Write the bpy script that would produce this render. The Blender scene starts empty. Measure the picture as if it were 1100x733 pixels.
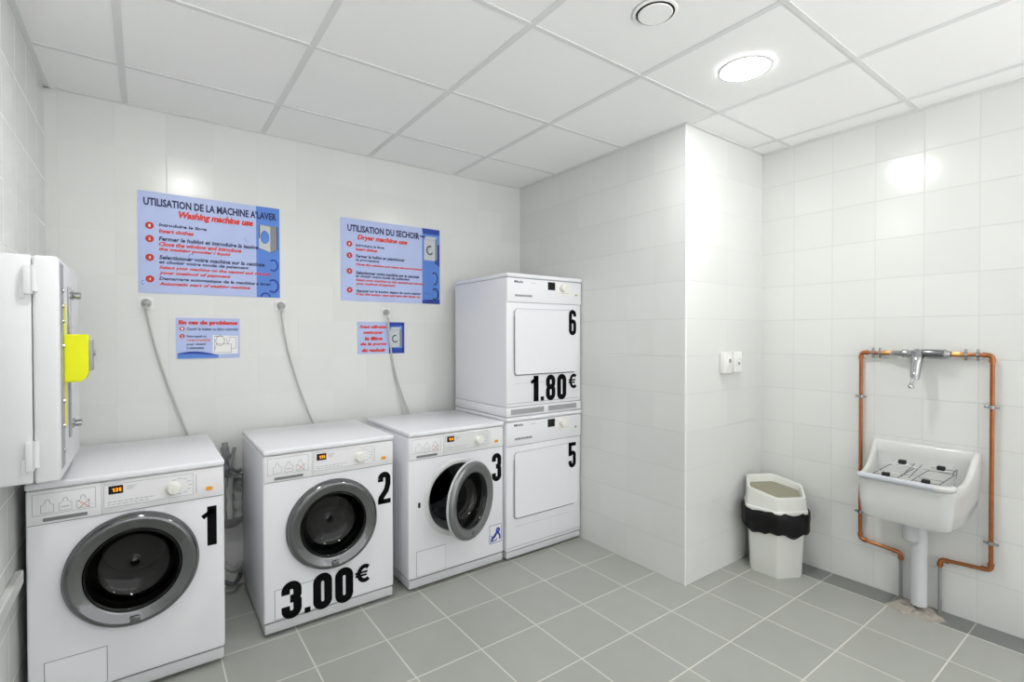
import bpy, bmesh, math, random
from mathutils import Vector, Matrix
random.seed(7)
C = bpy.context.scene.collection
PI = math.pi
SC = bpy.context.scene

# ------------------------------------------------------------------ camera
cam_d = bpy.data.cameras.new('camera')
cam = bpy.data.objects.new('camera', cam_d)
C.objects.link(cam)
YAW, PITCH, ROLL = 0.6323, -0.0108, -0.0021
fwd = Vector((math.sin(YAW)*math.cos(PITCH), math.cos(YAW)*math.cos(PITCH), math.sin(PITCH)))
rgt = Vector((math.cos(YAW), -math.sin(YAW), 0))
upv = rgt.cross(fwd)
r2 = rgt*math.cos(ROLL) + upv*math.sin(ROLL)
u2 = -rgt*math.sin(ROLL) + upv*math.cos(ROLL)
m = Matrix((r2, u2, -fwd)).transposed().to_4x4()
m.translation = Vector((0, 0, 1.336))
cam.matrix_world = m
cam_d.sensor_width = 36
cam_d.lens = 535.77/1100*36
cam_d.clip_start = 0.01
SC.camera = cam

# ------------------------------------------------------------------ light / view
w = bpy.data.worlds.new('world')
SC.world = w
w.use_nodes = True
# added fill through the side left open behind camera, brighter below for the ceiling
wn_ = w.node_tree
wtc = wn_.nodes.new('ShaderNodeTexCoord')
wsp = wn_.nodes.new('ShaderNodeSeparateXYZ')
wmr = wn_.nodes.new('ShaderNodeMapRange')
wn_.links.new(wtc.outputs['Generated'], wsp.inputs[0])
wn_.links.new(wsp.outputs[2], wmr.inputs['Value'])
wmr.inputs['From Min'].default_value = -0.50
wmr.inputs['From Max'].default_value = -0.15
wmr.inputs['To Min'].default_value = 7.8
wmr.inputs['To Max'].default_value = 1.0
wn_.nodes['Background'].inputs[0].default_value = (1, 1, 1, 1)
wn_.links.new(wmr.outputs[0], wn_.nodes['Background'].inputs[1])
SC.view_settings.view_transform = 'Standard'
SC.view_settings.look = 'None'
SC.view_settings.gamma = 1
SC.view_settings.exposure = 0.36
SC.view_settings.use_curve_mapping = False
LAMP = 105.0
LAMP_AISLE = 90.0
LAMPS = [(2.025, 1.114), (0.225, 1.714)]

# ------------------------------------------------------------------ materials
def lin(c):
    return tuple((x/255/12.92 if x/255 <= 0.04045 else ((x/255+0.055)/1.055)**2.4) for x in c)

def mat(name, col, rough=0.5, metal=0.0, noise=0.0, nscale=20, bump=0.0, emit=0.0, coat=0.0, spec=0.5, trans=0.0, ior=1.45):
    mt = bpy.data.materials.new(name)
    mt.use_nodes = True
    nt = mt.node_tree
    b = nt.nodes['Principled BSDF']
    c = (*lin(col), 1)
    b.inputs['Base Color'].default_value = c
    b.inputs['Roughness'].default_value = rough
    b.inputs['Metallic'].default_value = metal
    b.inputs['IOR'].default_value = ior
    b.inputs['Coat Weight'].default_value = coat
    b.inputs['Specular IOR Level'].default_value = spec
    b.inputs['Transmission Weight'].default_value = trans
    if emit:
        b.inputs['Emission Color'].default_value = c
        b.inputs['Emission Strength'].default_value = emit
    if noise or bump:
        tc = nt.nodes.new('ShaderNodeTexCoord')
        n = nt.nodes.new('ShaderNodeTexNoise')
        n.inputs['Scale'].default_value = nscale
        n.inputs['Detail'].default_value = 4
        nt.links.new(tc.outputs['Object'], n.inputs['Vector'])
        if noise:
            mx = nt.nodes.new('ShaderNodeMix')
            mx.data_type = 'RGBA'
            mx.inputs[6].default_value = (*[v*(1-noise) for v in c[:3]], 1)
            mx.inputs[7].default_value = (*[min(1, v*(1+noise)) for v in c[:3]], 1)
            nt.links.new(n.outputs['Fac'], mx.inputs[0])
            nt.links.new(mx.outputs[2], b.inputs['Base Color'])
        if bump:
            bp = nt.nodes.new('ShaderNodeBump')
            bp.inputs['Strength'].default_value = bump
            bp.inputs['Distance'].default_value = 0.002
            nt.links.new(n.outputs['Fac'], bp.inputs['Height'])
            nt.links.new(bp.outputs['Normal'], b.inputs['Normal'])
    return mt

def tile_mat(name, col, grout, ax1, off1, s1, w1, ax2, off2, s2, w2, rough, strength=0.4, var=0.02, g1=1.0, g2=1.0, mottled=0.0, rrange=0.0):
    """square tiling laid out in the room: joints every s1 along ax1 and every s2 along ax2"""
    mt = bpy.data.materials.new(name)
    mt.use_nodes = True
    nt = mt.node_tree
    N, L = nt.nodes, nt.links
    b = N['Principled BSDF']
    geo = N.new('ShaderNodeNewGeometry')
    sep = N.new('ShaderNodeSeparateXYZ')
    L.new(geo.outputs['Position'], sep.inputs[0])
    def math_(op, a, bb=None):
        q = N.new('ShaderNodeMath')
        q.operation = op
        for i, v in enumerate((a, bb)):
            if v is None:
                continue
            if isinstance(v, (int, float)):
                q.inputs[i].default_value = v
            else:
                L.new(v, q.inputs[i])
        return q.outputs[0]
    def axis(ax, off, s, wd, g):
        p = math_('DIVIDE', math_('SUBTRACT', sep.outputs[ax], off), s)
        fl = math_('FLOOR', p)
        fr = math_('SUBTRACT', p, fl)
        dist = math_('MULTIPLY', math_('MINIMUM', fr, math_('SUBTRACT', 1.0, fr)), s)
        mr = N.new('ShaderNodeMapRange')
        mr.interpolation_type = 'SMOOTHSTEP'
        mr.inputs['From Min'].default_value = wd*0.35
        mr.inputs['From Max'].default_value = wd
        mr.inputs['To Min'].default_value = g
        mr.inputs['To Max'].default_value = 0.0
        L.new(dist, mr.inputs['Value'])
        return fl, mr.outputs[0]
    f1, e1 = axis(ax1, off1, s1, w1, g1)
    f2, e2 = axis(ax2, off2, s2, w2, g2)
    joint = math_('MAXIMUM', e1, e2)
    comb = N.new('ShaderNodeCombineXYZ')
    L.new(f1, comb.inputs[0]); L.new(f2, comb.inputs[1])
    wn = N.new('ShaderNodeTexWhiteNoise')
    L.new(comb.outputs[0], wn.inputs['Vector'])
    v = math_('MULTIPLY', math_('SUBTRACT', wn.outputs['Value'], 0.5), var*2)
    ns = N.new('ShaderNodeTexNoise')
    ns.inputs['Scale'].default_value = 9
    ns.inputs['Detail'].default_value = 5
    L.new(geo.outputs['Position'], ns.inputs['Vector'])
    v = math_('ADD', v, math_('MULTIPLY', math_('SUBTRACT', ns.outputs['Fac'], 0.5), mottled*2))
    v = math_('ADD', v, 1.0)
    sc = N.new('ShaderNodeVectorMath')
    sc.operation = 'SCALE'
    sc.inputs[0].default_value = lin(col)
    L.new(v, sc.inputs['Scale'])
    mx = N.new('ShaderNodeMix')
    mx.data_type = 'RGBA'
    L.new(joint, mx.inputs[0])
    L.new(sc.outputs[0], mx.inputs[6])
    mx.inputs[7].default_value = (*lin(grout), 1)
    L.new(mx.outputs[2], b.inputs['Base Color'])
    bp = N.new('ShaderNodeBump')
    bp.inputs['Strength'].default_value = strength
    bp.inputs['Distance'].default_value = 0.0015
    bp.invert = True
    L.new(joint, bp.inputs['Height'])
    L.new(bp.outputs['Normal'], b.inputs['Normal'])
    rr = math_('ADD', rough, math_('MULTIPLY', joint, 0.35))
    L.new(rr, b.inputs['Roughness'])
    return mt

WT, WG = (226, 227, 225), (203, 204, 201)
M = {}
M['tile_back'] = tile_mat('white_wall_tile_back', WT, WG, 0, -0.117, .2035, .003, 2, 0, .2035, .003, .22, g1=.35, g2=.28)
M['tile_left'] = tile_mat('white_wall_tile_left', WT, WG, 1, 3.035, .2035, .003, 2, 0, .2035, .003, .22, g1=.3, g2=.3)
M['tile_right'] = tile_mat('white_wall_tile_right', WT, WG, 1, .5815, .2035, .003, 2, 0, .2035, .003, .2, g1=.6, g2=.8)
M['tile_column'] = tile_mat('white_wall_tile_column', WT, WG, 1, 1.586, .2035, .003, 2, 0, .2035, .003, .22, g1=.35, g2=.8)
M['tile_column_end'] = tile_mat('white_wall_tile_column_end', WT, WG, 0, 2.302, .4, .003, 2, 0, .2035, .003, .22, g1=.1, g2=.8)
M['floor'] = tile_mat('grey_floor_tile', (168, 170, 164), (216, 214, 206), 0, 1.44, .3, .0042, 1, 2.0815, .3, .0042, .33, strength=.3, var=.035, mottled=.05)
M['ceiling'] = mat('ceiling_panel', (246, 246, 245), .9, noise=.01, nscale=60, bump=.05)
M['grid'] = mat('ceiling_grid_metal', (224, 225, 224), .6, noise=.01)
M['enamel'] = mat('white_enamel', (238, 239, 244), .22, noise=.006, nscale=3)
M['panel'] = mat('white_panel_plastic', (238, 238, 241), .35, noise=.006)
M['panel_grey'] = mat('pale_grey_panel_plastic', (224, 225, 226), .35, noise=.01)
M['plinth'] = mat('light_grey_plinth', (205, 207, 210), .4, noise=.02)
M['seam'] = mat('seam_grey', (120, 122, 126), .7, noise=.05)
M['recess'] = mat('recess_grey', (125, 128, 130), .6, noise=.05)
M['dark'] = mat('dark_rubber', (26, 27, 28), .6, noise=.1)
M['sticker'] = mat('black_vinyl', (8, 8, 10), .7, noise=.05, spec=.12)
M['gasket'] = mat('grey_rubber_gasket', (100, 102, 104), .5, noise=.1)
M['chrome'] = mat('chrome', (178, 179, 182), .08, 1.0, noise=.02)
M['ring'] = mat('door_ring_chrome', (124, 125, 127), .10, 1.0, noise=.02)
M['ring_satin'] = mat('door_ring_satin', (140, 141, 143), .38, .85, noise=.03)
M['wire'] = mat('rack_wire', (130, 131, 134), .2, 1.0, noise=.05)
M['steel'] = mat('drum_steel', (34, 35, 38), .35, 1.0, noise=.1, nscale=60, bump=.3)  # near-black base colour holds the shade behind the shut door glass
M['steel_light'] = mat('drum_steel_open', (130, 132, 136), .3, 1.0, noise=.15, nscale=60, bump=.3)  # same drum steel in a lit tone, for the open door
M['glass'] = mat('door_glass', (84, 88, 90), .03, trans=1.0, ior=1.45, noise=.01)
M['display'] = mat('display_black', (16, 15, 16), .15, noise=.05)
M['digit'] = mat('display_amber', (255, 160, 20), .5, emit=.9)
M['amber'] = mat('amber_button', (238, 160, 40), .4, noise=.04)
M['green'] = mat('green_mark', (150, 170, 60), .5, noise=.04)
M['print_grey'] = mat('printed_grey', (140, 142, 146), .5, noise=.04)
M['print_red'] = mat('printed_red', (214, 110, 95), .5, noise=.04)
M['knob'] = mat('cream_knob', (240, 239, 234), .3, noise=.01)
M['navy'] = mat('navy_print', (38, 42, 96), .5, noise=.06)
M['red'] = mat('red_print', (222, 62, 56), .5, noise=.05)
M['darkred'] = mat('dark_red_disc', (196, 50, 48), .45, noise=.1)
M['orange'] = mat('orange_print', (232, 120, 60), .5, noise=.05)
M['white'] = mat('white_print', (240, 240, 240), .5, noise=.01)
M['blue'] = mat('blue_print', (88, 134, 218), .4, noise=.12, nscale=9)
M['deepblue'] = mat('deep_blue_print', (32, 66, 165), .4, noise=.15, nscale=30)
M['paleblue'] = mat('pale_blue_print', (182, 196, 238), .35, noise=.1, nscale=8)
M['pictgrey'] = mat('picture_grey', (196, 202, 205), .5, noise=.05)
M['pictdark'] = mat('picture_dark', (66, 74, 92), .5, noise=.1)
M['copper'] = mat('copper_pipe', (178, 114, 74), .3, 1.0, noise=.3, nscale=30)
M['brass'] = mat('brass_fitting', (190, 140, 90), .3, 1.0, noise=.15, nscale=30)
M['ceramic'] = mat('white_ceramic', (214, 215, 213), .15, noise=.008, coat=.3)
M['pvc'] = mat('grey_white_pvc', (214, 216, 219), .35, noise=.02)
M['greypipe'] = mat('dull_grey_pipe', (150, 150, 150), .5, noise=.08)
M['strip'] = mat('blue_grey_edge_strip', (196, 200, 208), .3, noise=.02)
M['mortar'] = mat('rough_mortar', (168, 162, 152), .95, noise=.35, nscale=45, bump=1.0)
M['cab'] = mat('white_cabinet_paint', (236, 237, 240), .35, noise=.006)
M['cab_grey'] = mat('grey_cabinet_edge', (165, 167, 172), .4, noise=.03)
M['yellow'] = mat('fluorescent_yellow', (250, 252, 8), .4, noise=.02)
M['bin'] = mat('white_bin_plastic', (226, 227, 222), .35, noise=.01)
M['olive'] = mat('olive_grey_flap', (150, 147, 128), .6, noise=.03)
M['bag'] = mat('black_bin_bag', (13, 13, 14), .42, noise=.2, nscale=22, bump=1.0, spec=.3)
M['cord'] = mat('grey_power_cord', (196, 196, 192), .5, noise=.03)
M['plugm'] = mat('grey_plug', (176, 176, 174), .5, noise=.05)
M['switch'] = mat('white_switch_plastic', (240, 240, 238), .3, noise=.005)
M['siphon'] = mat('grey_corrugated_plastic', (172, 173, 172), .5, noise=.1)
M['lamp_aisle'] = mat('lamp_diffuser_aisle', (255, 255, 252), .5, emit=LAMP_AISLE)
M['lamp'] = mat('lamp_diffuser', (255, 255, 252), .5, emit=LAMP)
M['trimw'] = mat('white_corner_trim', (244, 245, 244), .25, noise=.004)
M['rail'] = mat('pale_wall_rail', (214, 215, 212), .4, noise=.02)

# ------------------------------------------------------------------ mesh helpers
def B():
    return bmesh.new()

def bx(bm, x0, x1, y0, y1, z0, z1, bev=0.0, seg=2, rot=None):
    vs = [bm.verts.new((x, y, z)) for x in (x0, x1) for y in (y0, y1) for z in (z0, z1)]
    fs = []
    for q in ((0, 1, 3, 2), (4, 6, 7, 5), (0, 4, 5, 1), (2, 3, 7, 6), (0, 2, 6, 4), (1, 5, 7, 3)):
        fs.append(bm.faces.new([vs[i] for i in q]))
    if bev:
        es = list({e for f in fs for e in f.edges})
        r = bmesh.ops.bevel(bm, geom=es, offset=bev, segments=seg, profile=.5, affect='EDGES')
        vs = [v for v in {v for f in r['faces'] for v in f.verts} | {v for v in vs if v.is_valid}]
    if rot is not None:
        for v in vs:
            v.co = rot @ v.co
    return vs

def loops(bm, rings, closed=True, cap0=True, cap1=True):
    rr = [[bm.verts.new(p) for p in r] for r in rings]
    n = len(rr[0])
    for a, b in zip(rr, rr[1:]):
        for i in range(n if closed else n-1):
            j = (i+1) % n
            bm.faces.new((a[i], a[j], b[j], b[i]))
    if cap0:
        bm.faces.new(list(reversed(rr[0])))
    if cap1:
        bm.faces.new(rr[-1])
    return rr

def frame(ax):
    ax = Vector(ax).normalized()
    t = Vector((0, 0, 1)) if abs(ax.z) < .9 else Vector((1, 0, 0))
    u = ax.cross(t).normalized()
    return u, ax.cross(u).normalized(), ax

def lathe(bm, prof, org, ax, n=48, cap0=False, cap1=False):
    """prof: list of (distance along axis, radius)"""
    u, v, a = frame(ax)
    org = Vector(org)
    rings = []
    for d, r in prof:
        rings.append([org + a*d + (u*math.cos(2*PI*i/n) + v*math.sin(2*PI*i/n))*max(r, 1e-5) for i in range(n)])
    loops(bm, rings, True, cap0, cap1)

def cyl(bm, p, q, r, n=20, r2=None):
    p, q = Vector(p), Vector(q)
    lathe(bm, [(0, r), ((q-p).length, r if r2 is None else r2)], p, q-p, n, True, True)

def tube(bm, pts, r, n=12, smooth=0):
    pts = [Vector(p) for p in pts]
    if smooth:
        out = []
        for i in range(len(pts)-1):
            p0 = pts[max(i-1, 0)]; p1 = pts[i]; p2 = pts[i+1]; p3 = pts[min(i+2, len(pts)-1)]
            for k in range(smooth):
                t = k/smooth
                out.append(.5*((2*p1)+(p2-p0)*t+(2*p0-5*p1+4*p2-p3)*t*t+(3*p1-p0-3*p2+p3)*t**3))
        out.append(pts[-1])
        pts = out
    rings = []
    u = None
    for i, p in enumerate(pts):
        t = (pts[min(i+1, len(pts)-1)] - pts[max(i-1, 0)]).normalized()
        if u is None:
            u = frame(t)[0]
        u = (u - t*u.dot(t)).normalized()
        v = t.cross(u)
        rad = r(i/(len(pts)-1)) if callable(r) else r
        rings.append([p + (u*math.cos(2*PI*k/n) + v*math.sin(2*PI*k/n))*rad for k in range(n)])
    loops(bm, rings)

def bend(pts, rad, seg=5):
    """polyline with rounded corners"""
    pts = [Vector(p) for p in pts]
    out = [pts[0]]
    for a, b, c in zip(pts, pts[1:], pts[2:]):
        d1, d2 = (a-b).normalized(), (c-b).normalized()
        p, q = b+d1*rad, b+d2*rad
        for k in range(seg+1):
            t = k/seg
            out.append((p*(1-t)+b*t)*(1-t)+(b*(1-t)+q*t)*t)
    out.append(pts[-1])
    return out

def prism(bm, poly, y0, y1):
    """poly of (x,z) extruded along y"""
    a = [bm.verts.new((x, y0, z)) for x, z in poly]
    b = [bm.verts.new((x, y1, z)) for x, z in poly]
    n = len(poly)
    bm.faces.new(a); bm.faces.new(list(reversed(b)))
    for i in range(n):
        bm.faces.new((a[i], b[i], b[(i+1) % n], a[(i+1) % n]))

def rrect(x0, x1, z0, z1, r, seg=6):
    out = []
    for cx, cz, a0 in ((x1-r, z1-r, 0), (x0+r, z1-r, 90), (x0+r, z0+r, 180), (x1-r, z0+r, 270)):
        for k in range(seg+1):
            a = math.radians(a0+90*k/seg)
            out.append((cx+r*math.cos(a), cz+r*math.sin(a)))
    return out

def obj(name, bm, mt, parent=None, loc=(0, 0, 0), smooth=None, rotz=0):
    bmesh.ops.remove_doubles(bm, verts=bm.verts, dist=1e-6)
    bmesh.ops.recalc_face_normals(bm, faces=bm.faces)
    me = bpy.data.meshes.new(name)
    bm.to_mesh(me)
    bm.free()
    me.materials.append(mt)
    if smooth is not None:
        me.polygons.foreach_set('use_smooth', [True]*len(me.polygons))
        me.set_sharp_from_angle(angle=math.radians(smooth))
    o = bpy.data.objects.new(name, me)
    C.objects.link(o)
    o.location = loc
    o.rotation_euler = (0, 0, rotz)
    if parent:
        o.parent = parent
    return o

def tag(o, label, cat, group=None):
    o['label'] = label
    o['category'] = cat
    if group:
        o['group'] = group
    return o

def thing(name, label, cat, loc, rotz=0, group=None):
    o = bpy.data.objects.new(name, None)
    C.objects.link(o)
    o.empty_display_size = .1
    o.location = loc
    o.rotation_euler = (0, 0, rotz)
    return tag(o, label, cat, group)

def struct(name, bm, mt, parent=None, smooth=None):
    o = obj(name, bm, mt, parent, smooth=smooth)
    if not parent:
        o['kind'] = 'structure'
    return o

# lettering ---------------------------------------------------------------
def text_polys(s, x, z, wd, ht, bold=0.0, y=0.0, shear=0.0, thick=.0004, bm=None):
    """writing in the x-z plane facing -y, fitted into wd x ht with its lower left at (x, z)"""
    cu = bpy.data.curves.new('t', 'FONT')
    cu.body = s
    cu.offset = bold
    cu.shear = shear
    cu.resolution_u = 2
    to = bpy.data.objects.new('t', cu)
    C.objects.link(to)
    dg = bpy.context.evaluated_depsgraph_get()
    me = bpy.data.meshes.new_from_object(to.evaluated_get(dg))
    bpy.data.objects.remove(to)
    bpy.data.curves.remove(cu)
    xs = [v.co.x for v in me.vertices]; ys = [v.co.y for v in me.vertices]
    x0, x1, y0, y1 = min(xs), max(xs), min(ys), max(ys)
    if ht is None:
        ht = wd*(y1-y0)/(x1-x0)
    base = len(bm.verts)
    vs = [bm.verts.new((x+(v.co.x-x0)/(x1-x0)*wd, y, z+(v.co.y-y0)/(y1-y0)*ht)) for v in me.vertices]
    for p in me.polygons:
        try:
            bm.faces.new([vs[i] for i in p.vertices])
        except ValueError:
            pass
    bpy.data.meshes.remove(me)

def stroke(bm, pts, wd, y, closed=False):
    """constant-width band along (x,z) points"""
    P = [Vector((p[0], 0, p[1])) for p in pts]
    n = len(P)
    L, R = [], []
    for i, p in enumerate(P):
        a = P[i-1] if (i > 0 or closed) else p
        b = P[(i+1) % n] if (i < n-1 or closed) else p
        d1 = (p-a).normalized() if (p-a).length > 1e-9 else (b-p).normalized()
        d2 = (b-p).normalized() if (b-p).length > 1e-9 else d1
        n1 = Vector((-d1.z, 0, d1.x)); n2 = Vector((-d2.z, 0, d2.x))
        mm = (n1+n2).normalized()
        k = wd/2/max(.5, mm.dot(n1))
        L.append(bm.verts.new((p.x+mm.x*k, y, p.z+mm.z*k)))
        R.append(bm.verts.new((p.x-mm.x*k, y, p.z-mm.z*k)))
    for i in range(n if closed else n-1):
        j = (i+1) % n
        bm.faces.new((L[i], L[j], R[j], R[i]))

def arc(cx, cz, rx, rz, a0, a1, n=10):
    return [(cx+rx*math.cos(math.radians(a0+(a1-a0)*k/n)), cz+rz*math.sin(math.radians(a0+(a1-a0)*k/n))) for k in range(n+1)]

def digit(bm, ch, x, z, wd, ht, y, t=None):
    """heavy condensed figures, lower left at (x, z)"""
    t = t or wd*.42
    l, r, b, tp = x+t/2, x+wd-t/2, z+t*.4, z+ht-t*.4
    h = (r-l)/2; cx = (l+r)/2; k = h*1.0
    mid = z+ht*.53
    if ch == '0':
        stroke(bm, arc(cx, tp-k, h, k, 0, 180)+arc(cx, b+k, h, k, 180, 360), t, y, True)
    elif ch == '1':
        stroke(bm, [(x+wd-t*.8, z), (x+wd-t*.8, z+ht)], t*1.6, y)
        stroke(bm, [(r, z+ht*.90), (x+wd*.0, z+ht*.74)], t*.85, y)
    elif ch == '2':
        stroke(bm, arc(cx, tp-k, h, k, 180, 0)+[(r, z+ht*.62), (cx+h*.55, z+ht*.42), (l+h*.15, z+ht*.2), (l, z+t*.35)], t, y)
        stroke(bm, [(x, z+t*.42), (x+wd, z+t*.42)], t*.84, y)
        stroke(bm, [(l, tp-k), (l, tp-k-ht*.1)], t, y)
    elif ch == '3':
        stroke(bm, [(l, tp-k-ht*.09)]+arc(cx, tp-k, h, k, 180, 0)+[(r, mid+ht*.09), (r-h*.35, mid), (cx-h*.25, mid)], t, y)
        y -= .0002
        stroke(bm, [(cx-h*.25, mid), (r-h*.35, mid), (r, mid-ht*.09)]+arc(cx, b+k, h, k, 0, -180)+[(l, b+k+ht*.1)], t, y)
    elif ch == '5':
        stroke(bm, [(x, tp), (x+wd, tp)], t*.84, y)
        stroke(bm, [(l, z+ht-t*.1), (l, z+ht*.46)], t, y)
        stroke(bm, [(l+t*.1, z+ht*.52)]+arc(cx, z+ht*.56-k*.6, h, k*.8, 130, 0, 8)+arc(cx, b+k, h, k, 0, -180)+[(l, b+k+ht*.08)], t, y)
    elif ch == '6':
        stroke(bm, [(r, tp-k-ht*.07)]+arc(cx, tp-k, h, k, 0, 180)+arc(cx, b+k, h, k, 180, 360)+arc(cx, z+ht*.55-k, h, k, 0, 150), t, y)
    elif ch == '8':
        for zc, rz, yy in (((tp+mid)/2, (tp-mid)/2, y), ((b+mid)/2, (mid-b)/2, y-.0002)):
            q = min(k, rz)
            stroke(bm, arc(cx, zc+rz-q, h, q, 0, 180, 12)+arc(cx, zc-rz+q, h, q, 180, 360, 12), t*.94, yy, True)
    elif ch == '.':
        stroke(bm, [(x, z+wd*.5), (x+wd, z+wd*.5)], wd, y)
    elif ch == '€':
        t = wd*.25
        stroke(bm, arc(x+wd*.58, z+ht*.5, wd*.36, ht*.41, 50, 310, 16), t, y)
        y -= .0002
        stroke(bm, [(x, z+ht*.58), (x+wd*.75, z+ht*.58)], t*.5, y)
        stroke(bm, [(x, z+ht*.41), (x+wd*.7, z+ht*.41)], t*.5, y)

# ================================================================== THE ROOM
LX, RX, BY, CX, CY, ZC, FY = -0.362, 3.09, 3.035, 2.302, 1.586, 2.451, -2.6
bm = B(); bx(bm, LX-.1, RX+.1, FY-.1, BY+.1, -.1, 0); struct('floor', bm, M['floor'])
bm = B(); bx(bm, LX-.1, LX, FY, BY+.1, 0, 2.6); struct('wall_left', bm, M['tile_left'])
bm = B(); bx(bm, LX, CX, BY, BY+.1, 0, 2.6); struct('wall_back', bm, M['tile_back'])
bm = B(); bx(bm, RX, RX+.1, FY, CY+.05, 0, 2.6); struct('wall_right', bm, M['tile_right'])
bm = B(); bx(bm, CX, CX+.12, CY+.0005, BY+.1, 0, 2.6); struct('wall_column_side', bm, M['tile_column'])
bm = B(); bx(bm, CX+.0005, RX, CY, CY+.12, 0, 2.6); struct('wall_column_end', bm, M['tile_column_end'])
bm = B(); cyl(bm, (CX+.003, CY+.003, 0), (CX+.003, CY+.003, ZC), .005, 16); struct('trim_1', bm, M['trimw'], smooth=40)

# suspended ceiling: panels above an exposed grid
bm = B()
GX0, GY0 = -0.0748, 2.6137
def clip_boxes():
    xs = [LX] + [GX0+.6*i for i in range(0, 6) if GX0+.6*i < RX] + [RX]
    ys = [FY] + sorted([GY0-.6*j for j in range(0, 10) if GY0-.6*j > FY]) + [BY]
    return xs, ys
xs, ys = clip_boxes()
for a, b_ in zip(xs, xs[1:]):
    for c, d_ in zip(ys, ys[1:]):
        x1 = b_
        if c >= CY-.001 and a > CX:
            continue
        bx(bm, a, x1, c, d_, ZC+.003, ZC+.05)
ceil = struct('ceiling', bm, M['ceiling'])
bm = B()
gw = .012
for x in xs[1:-1]:
    y1 = BY if x < CX else CY
    bx(bm, x-gw, x+gw, FY, y1, ZC-.0005, ZC+.004)
for y in ys[1:-1]:
    x1 = RX if y < CY else CX
    bx(bm, LX, x1, y-gw*.8, y+gw*.8, ZC-.0002, ZC+.004)
struct('trim_2', bm, M['grid'])
bm = B()
bx(bm, LX, LX+.02, FY, BY, ZC-.002, ZC+.004)
bx(bm, LX, CX, BY-.014, BY, ZC-.002, ZC+.004)
bx(bm, CX-.014, CX, CY, BY, ZC-.002, ZC+.004)
bx(bm, CX-.014, RX, CY-.014, CY, ZC-.002, ZC+.004)
bx(bm, RX-.014, RX, FY, CY, ZC-.002, ZC+.004)
struct('trim_3', bm, M['grid'])
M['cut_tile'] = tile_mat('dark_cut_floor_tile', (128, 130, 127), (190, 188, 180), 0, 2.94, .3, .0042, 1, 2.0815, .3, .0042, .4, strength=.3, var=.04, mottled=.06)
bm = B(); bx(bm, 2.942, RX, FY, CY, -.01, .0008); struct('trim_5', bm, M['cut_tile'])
# wall rail low on the left wall, ending before the first machine
bm = B(); bx(bm, LX, LX+.022, 1.2, 2.32, .505, .552, .004); struct('trim_4', bm, M['rail'])

# ------------------------------------------------------------------ ceiling fittings
lamp_labels = ['round flush ceiling light glowing above the sink corner', 'round ceiling light over the aisle before the first washing machine',
               'round ceiling light near the entrance on the machine side', 'round ceiling light near the entrance on the sink side']
for (x, y), lb in zip(LAMPS, lamp_labels):
    t = thing('ceiling_light', lb, 'ceiling light', (x, y, ZC), group='round ceiling lights')
    bm = B(); lathe(bm, [(0, .108), (-.006, .107), (-.008, .1), (-.006, .092), (0, .092)], (0, 0, 0), (0, 0, 1)); obj('trim_ring', bm, M['grid'], t, smooth=40)
    bm = B(); lathe(bm, [(-.001, .092), (-.007, .088), (-.010, .075), (-.012, .045), (-.013, .0)], (0, 0, 0), (0, 0, 1), 40); obj('diffuser', bm, M['lamp'] if x > 1 else M['lamp_aisle'], t, smooth=60)
t = thing('extractor_vent', 'small round white ceiling vent with a dark gap around its disc', 'vent', (1.425, 1.105, ZC))
bm = B(); lathe(bm, [(0, .076), (-.004, .074), (-.005, .066), (0, .065)], (0, 0, 0), (0, 0, 1)); obj('rim', bm, M['ceiling'], t, smooth=40)
bm = B(); lathe(bm, [(.0, .0655), (-.001, .0655), (-.001, .0)], (0, 0, 0), (0, 0, 1)); obj('throat', bm, M['dark'], t)
bm = B(); lathe(bm, [(-.0015, .0), (-.0015, .052), (-.006, .0585), (-.009, .056), (-.011, .0)], (0, 0, 0), (0, 0, 1)); obj('disc', bm, M['ceiling'], t, smooth=30)

# ================================================================== WASHING MACHINES
def bool_cut(o, cutter_bm):
    me = bpy.data.meshes.new('cut'); 
    bmesh.ops.recalc_face_normals(cutter_bm, faces=cutter_bm.faces)
    cutter_bm.to_mesh(me); cutter_bm.free()
    co = bpy.data.objects.new('cut', me); C.objects.link(co)
    co.parent = o.parent
    md = o.modifiers.new('b', 'BOOLEAN'); md.operation = 'DIFFERENCE'; md.solver = 'EXACT'; md.object = co
    bpy.context.view_layer.update()
    dg = bpy.context.evaluated_depsgraph_get()
    new = bpy.data.meshes.new_from_object(o.evaluated_get(dg))
    o.modifiers.clear()
    old = o.data; o.data = new
    bpy.data.objects.remove(co)
    bpy.data.meshes.remove(old)
    new.polygons.foreach_set('use_smooth', [True]*len(new.polygons))
    new.set_sharp_from_angle(angle=math.radians(35))

def seams(parent, rects, y=-.0004, wd=.0020, name='seam_line'):
    for pts, cl in rects:
        bm = B()
        stroke(bm, pts, wd, y, cl)
        obj(name, bm, M['seam'], parent)

def icon(bm, x, z, w_, h_, y):
    """wash tray outline with a tab above"""
    stroke(bm, [(x, z+h_*.55), (x, z), (x+w_, z), (x+w_, z+h_*.55)], .0012, y)
    stroke(bm, [(x, z+h_*.55), (x+w_*.25, z+h_*.6)], .0012, y)
    stroke(bm, [(x+w_*.75, z+h_*.6), (x+w_, z+h_*.55)], .0012, y)
    stroke(bm, arc(x+w_*.5, z+h_*.72, w_*.2, h_*.22, 200, -20, 8), .0014, y)

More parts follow.
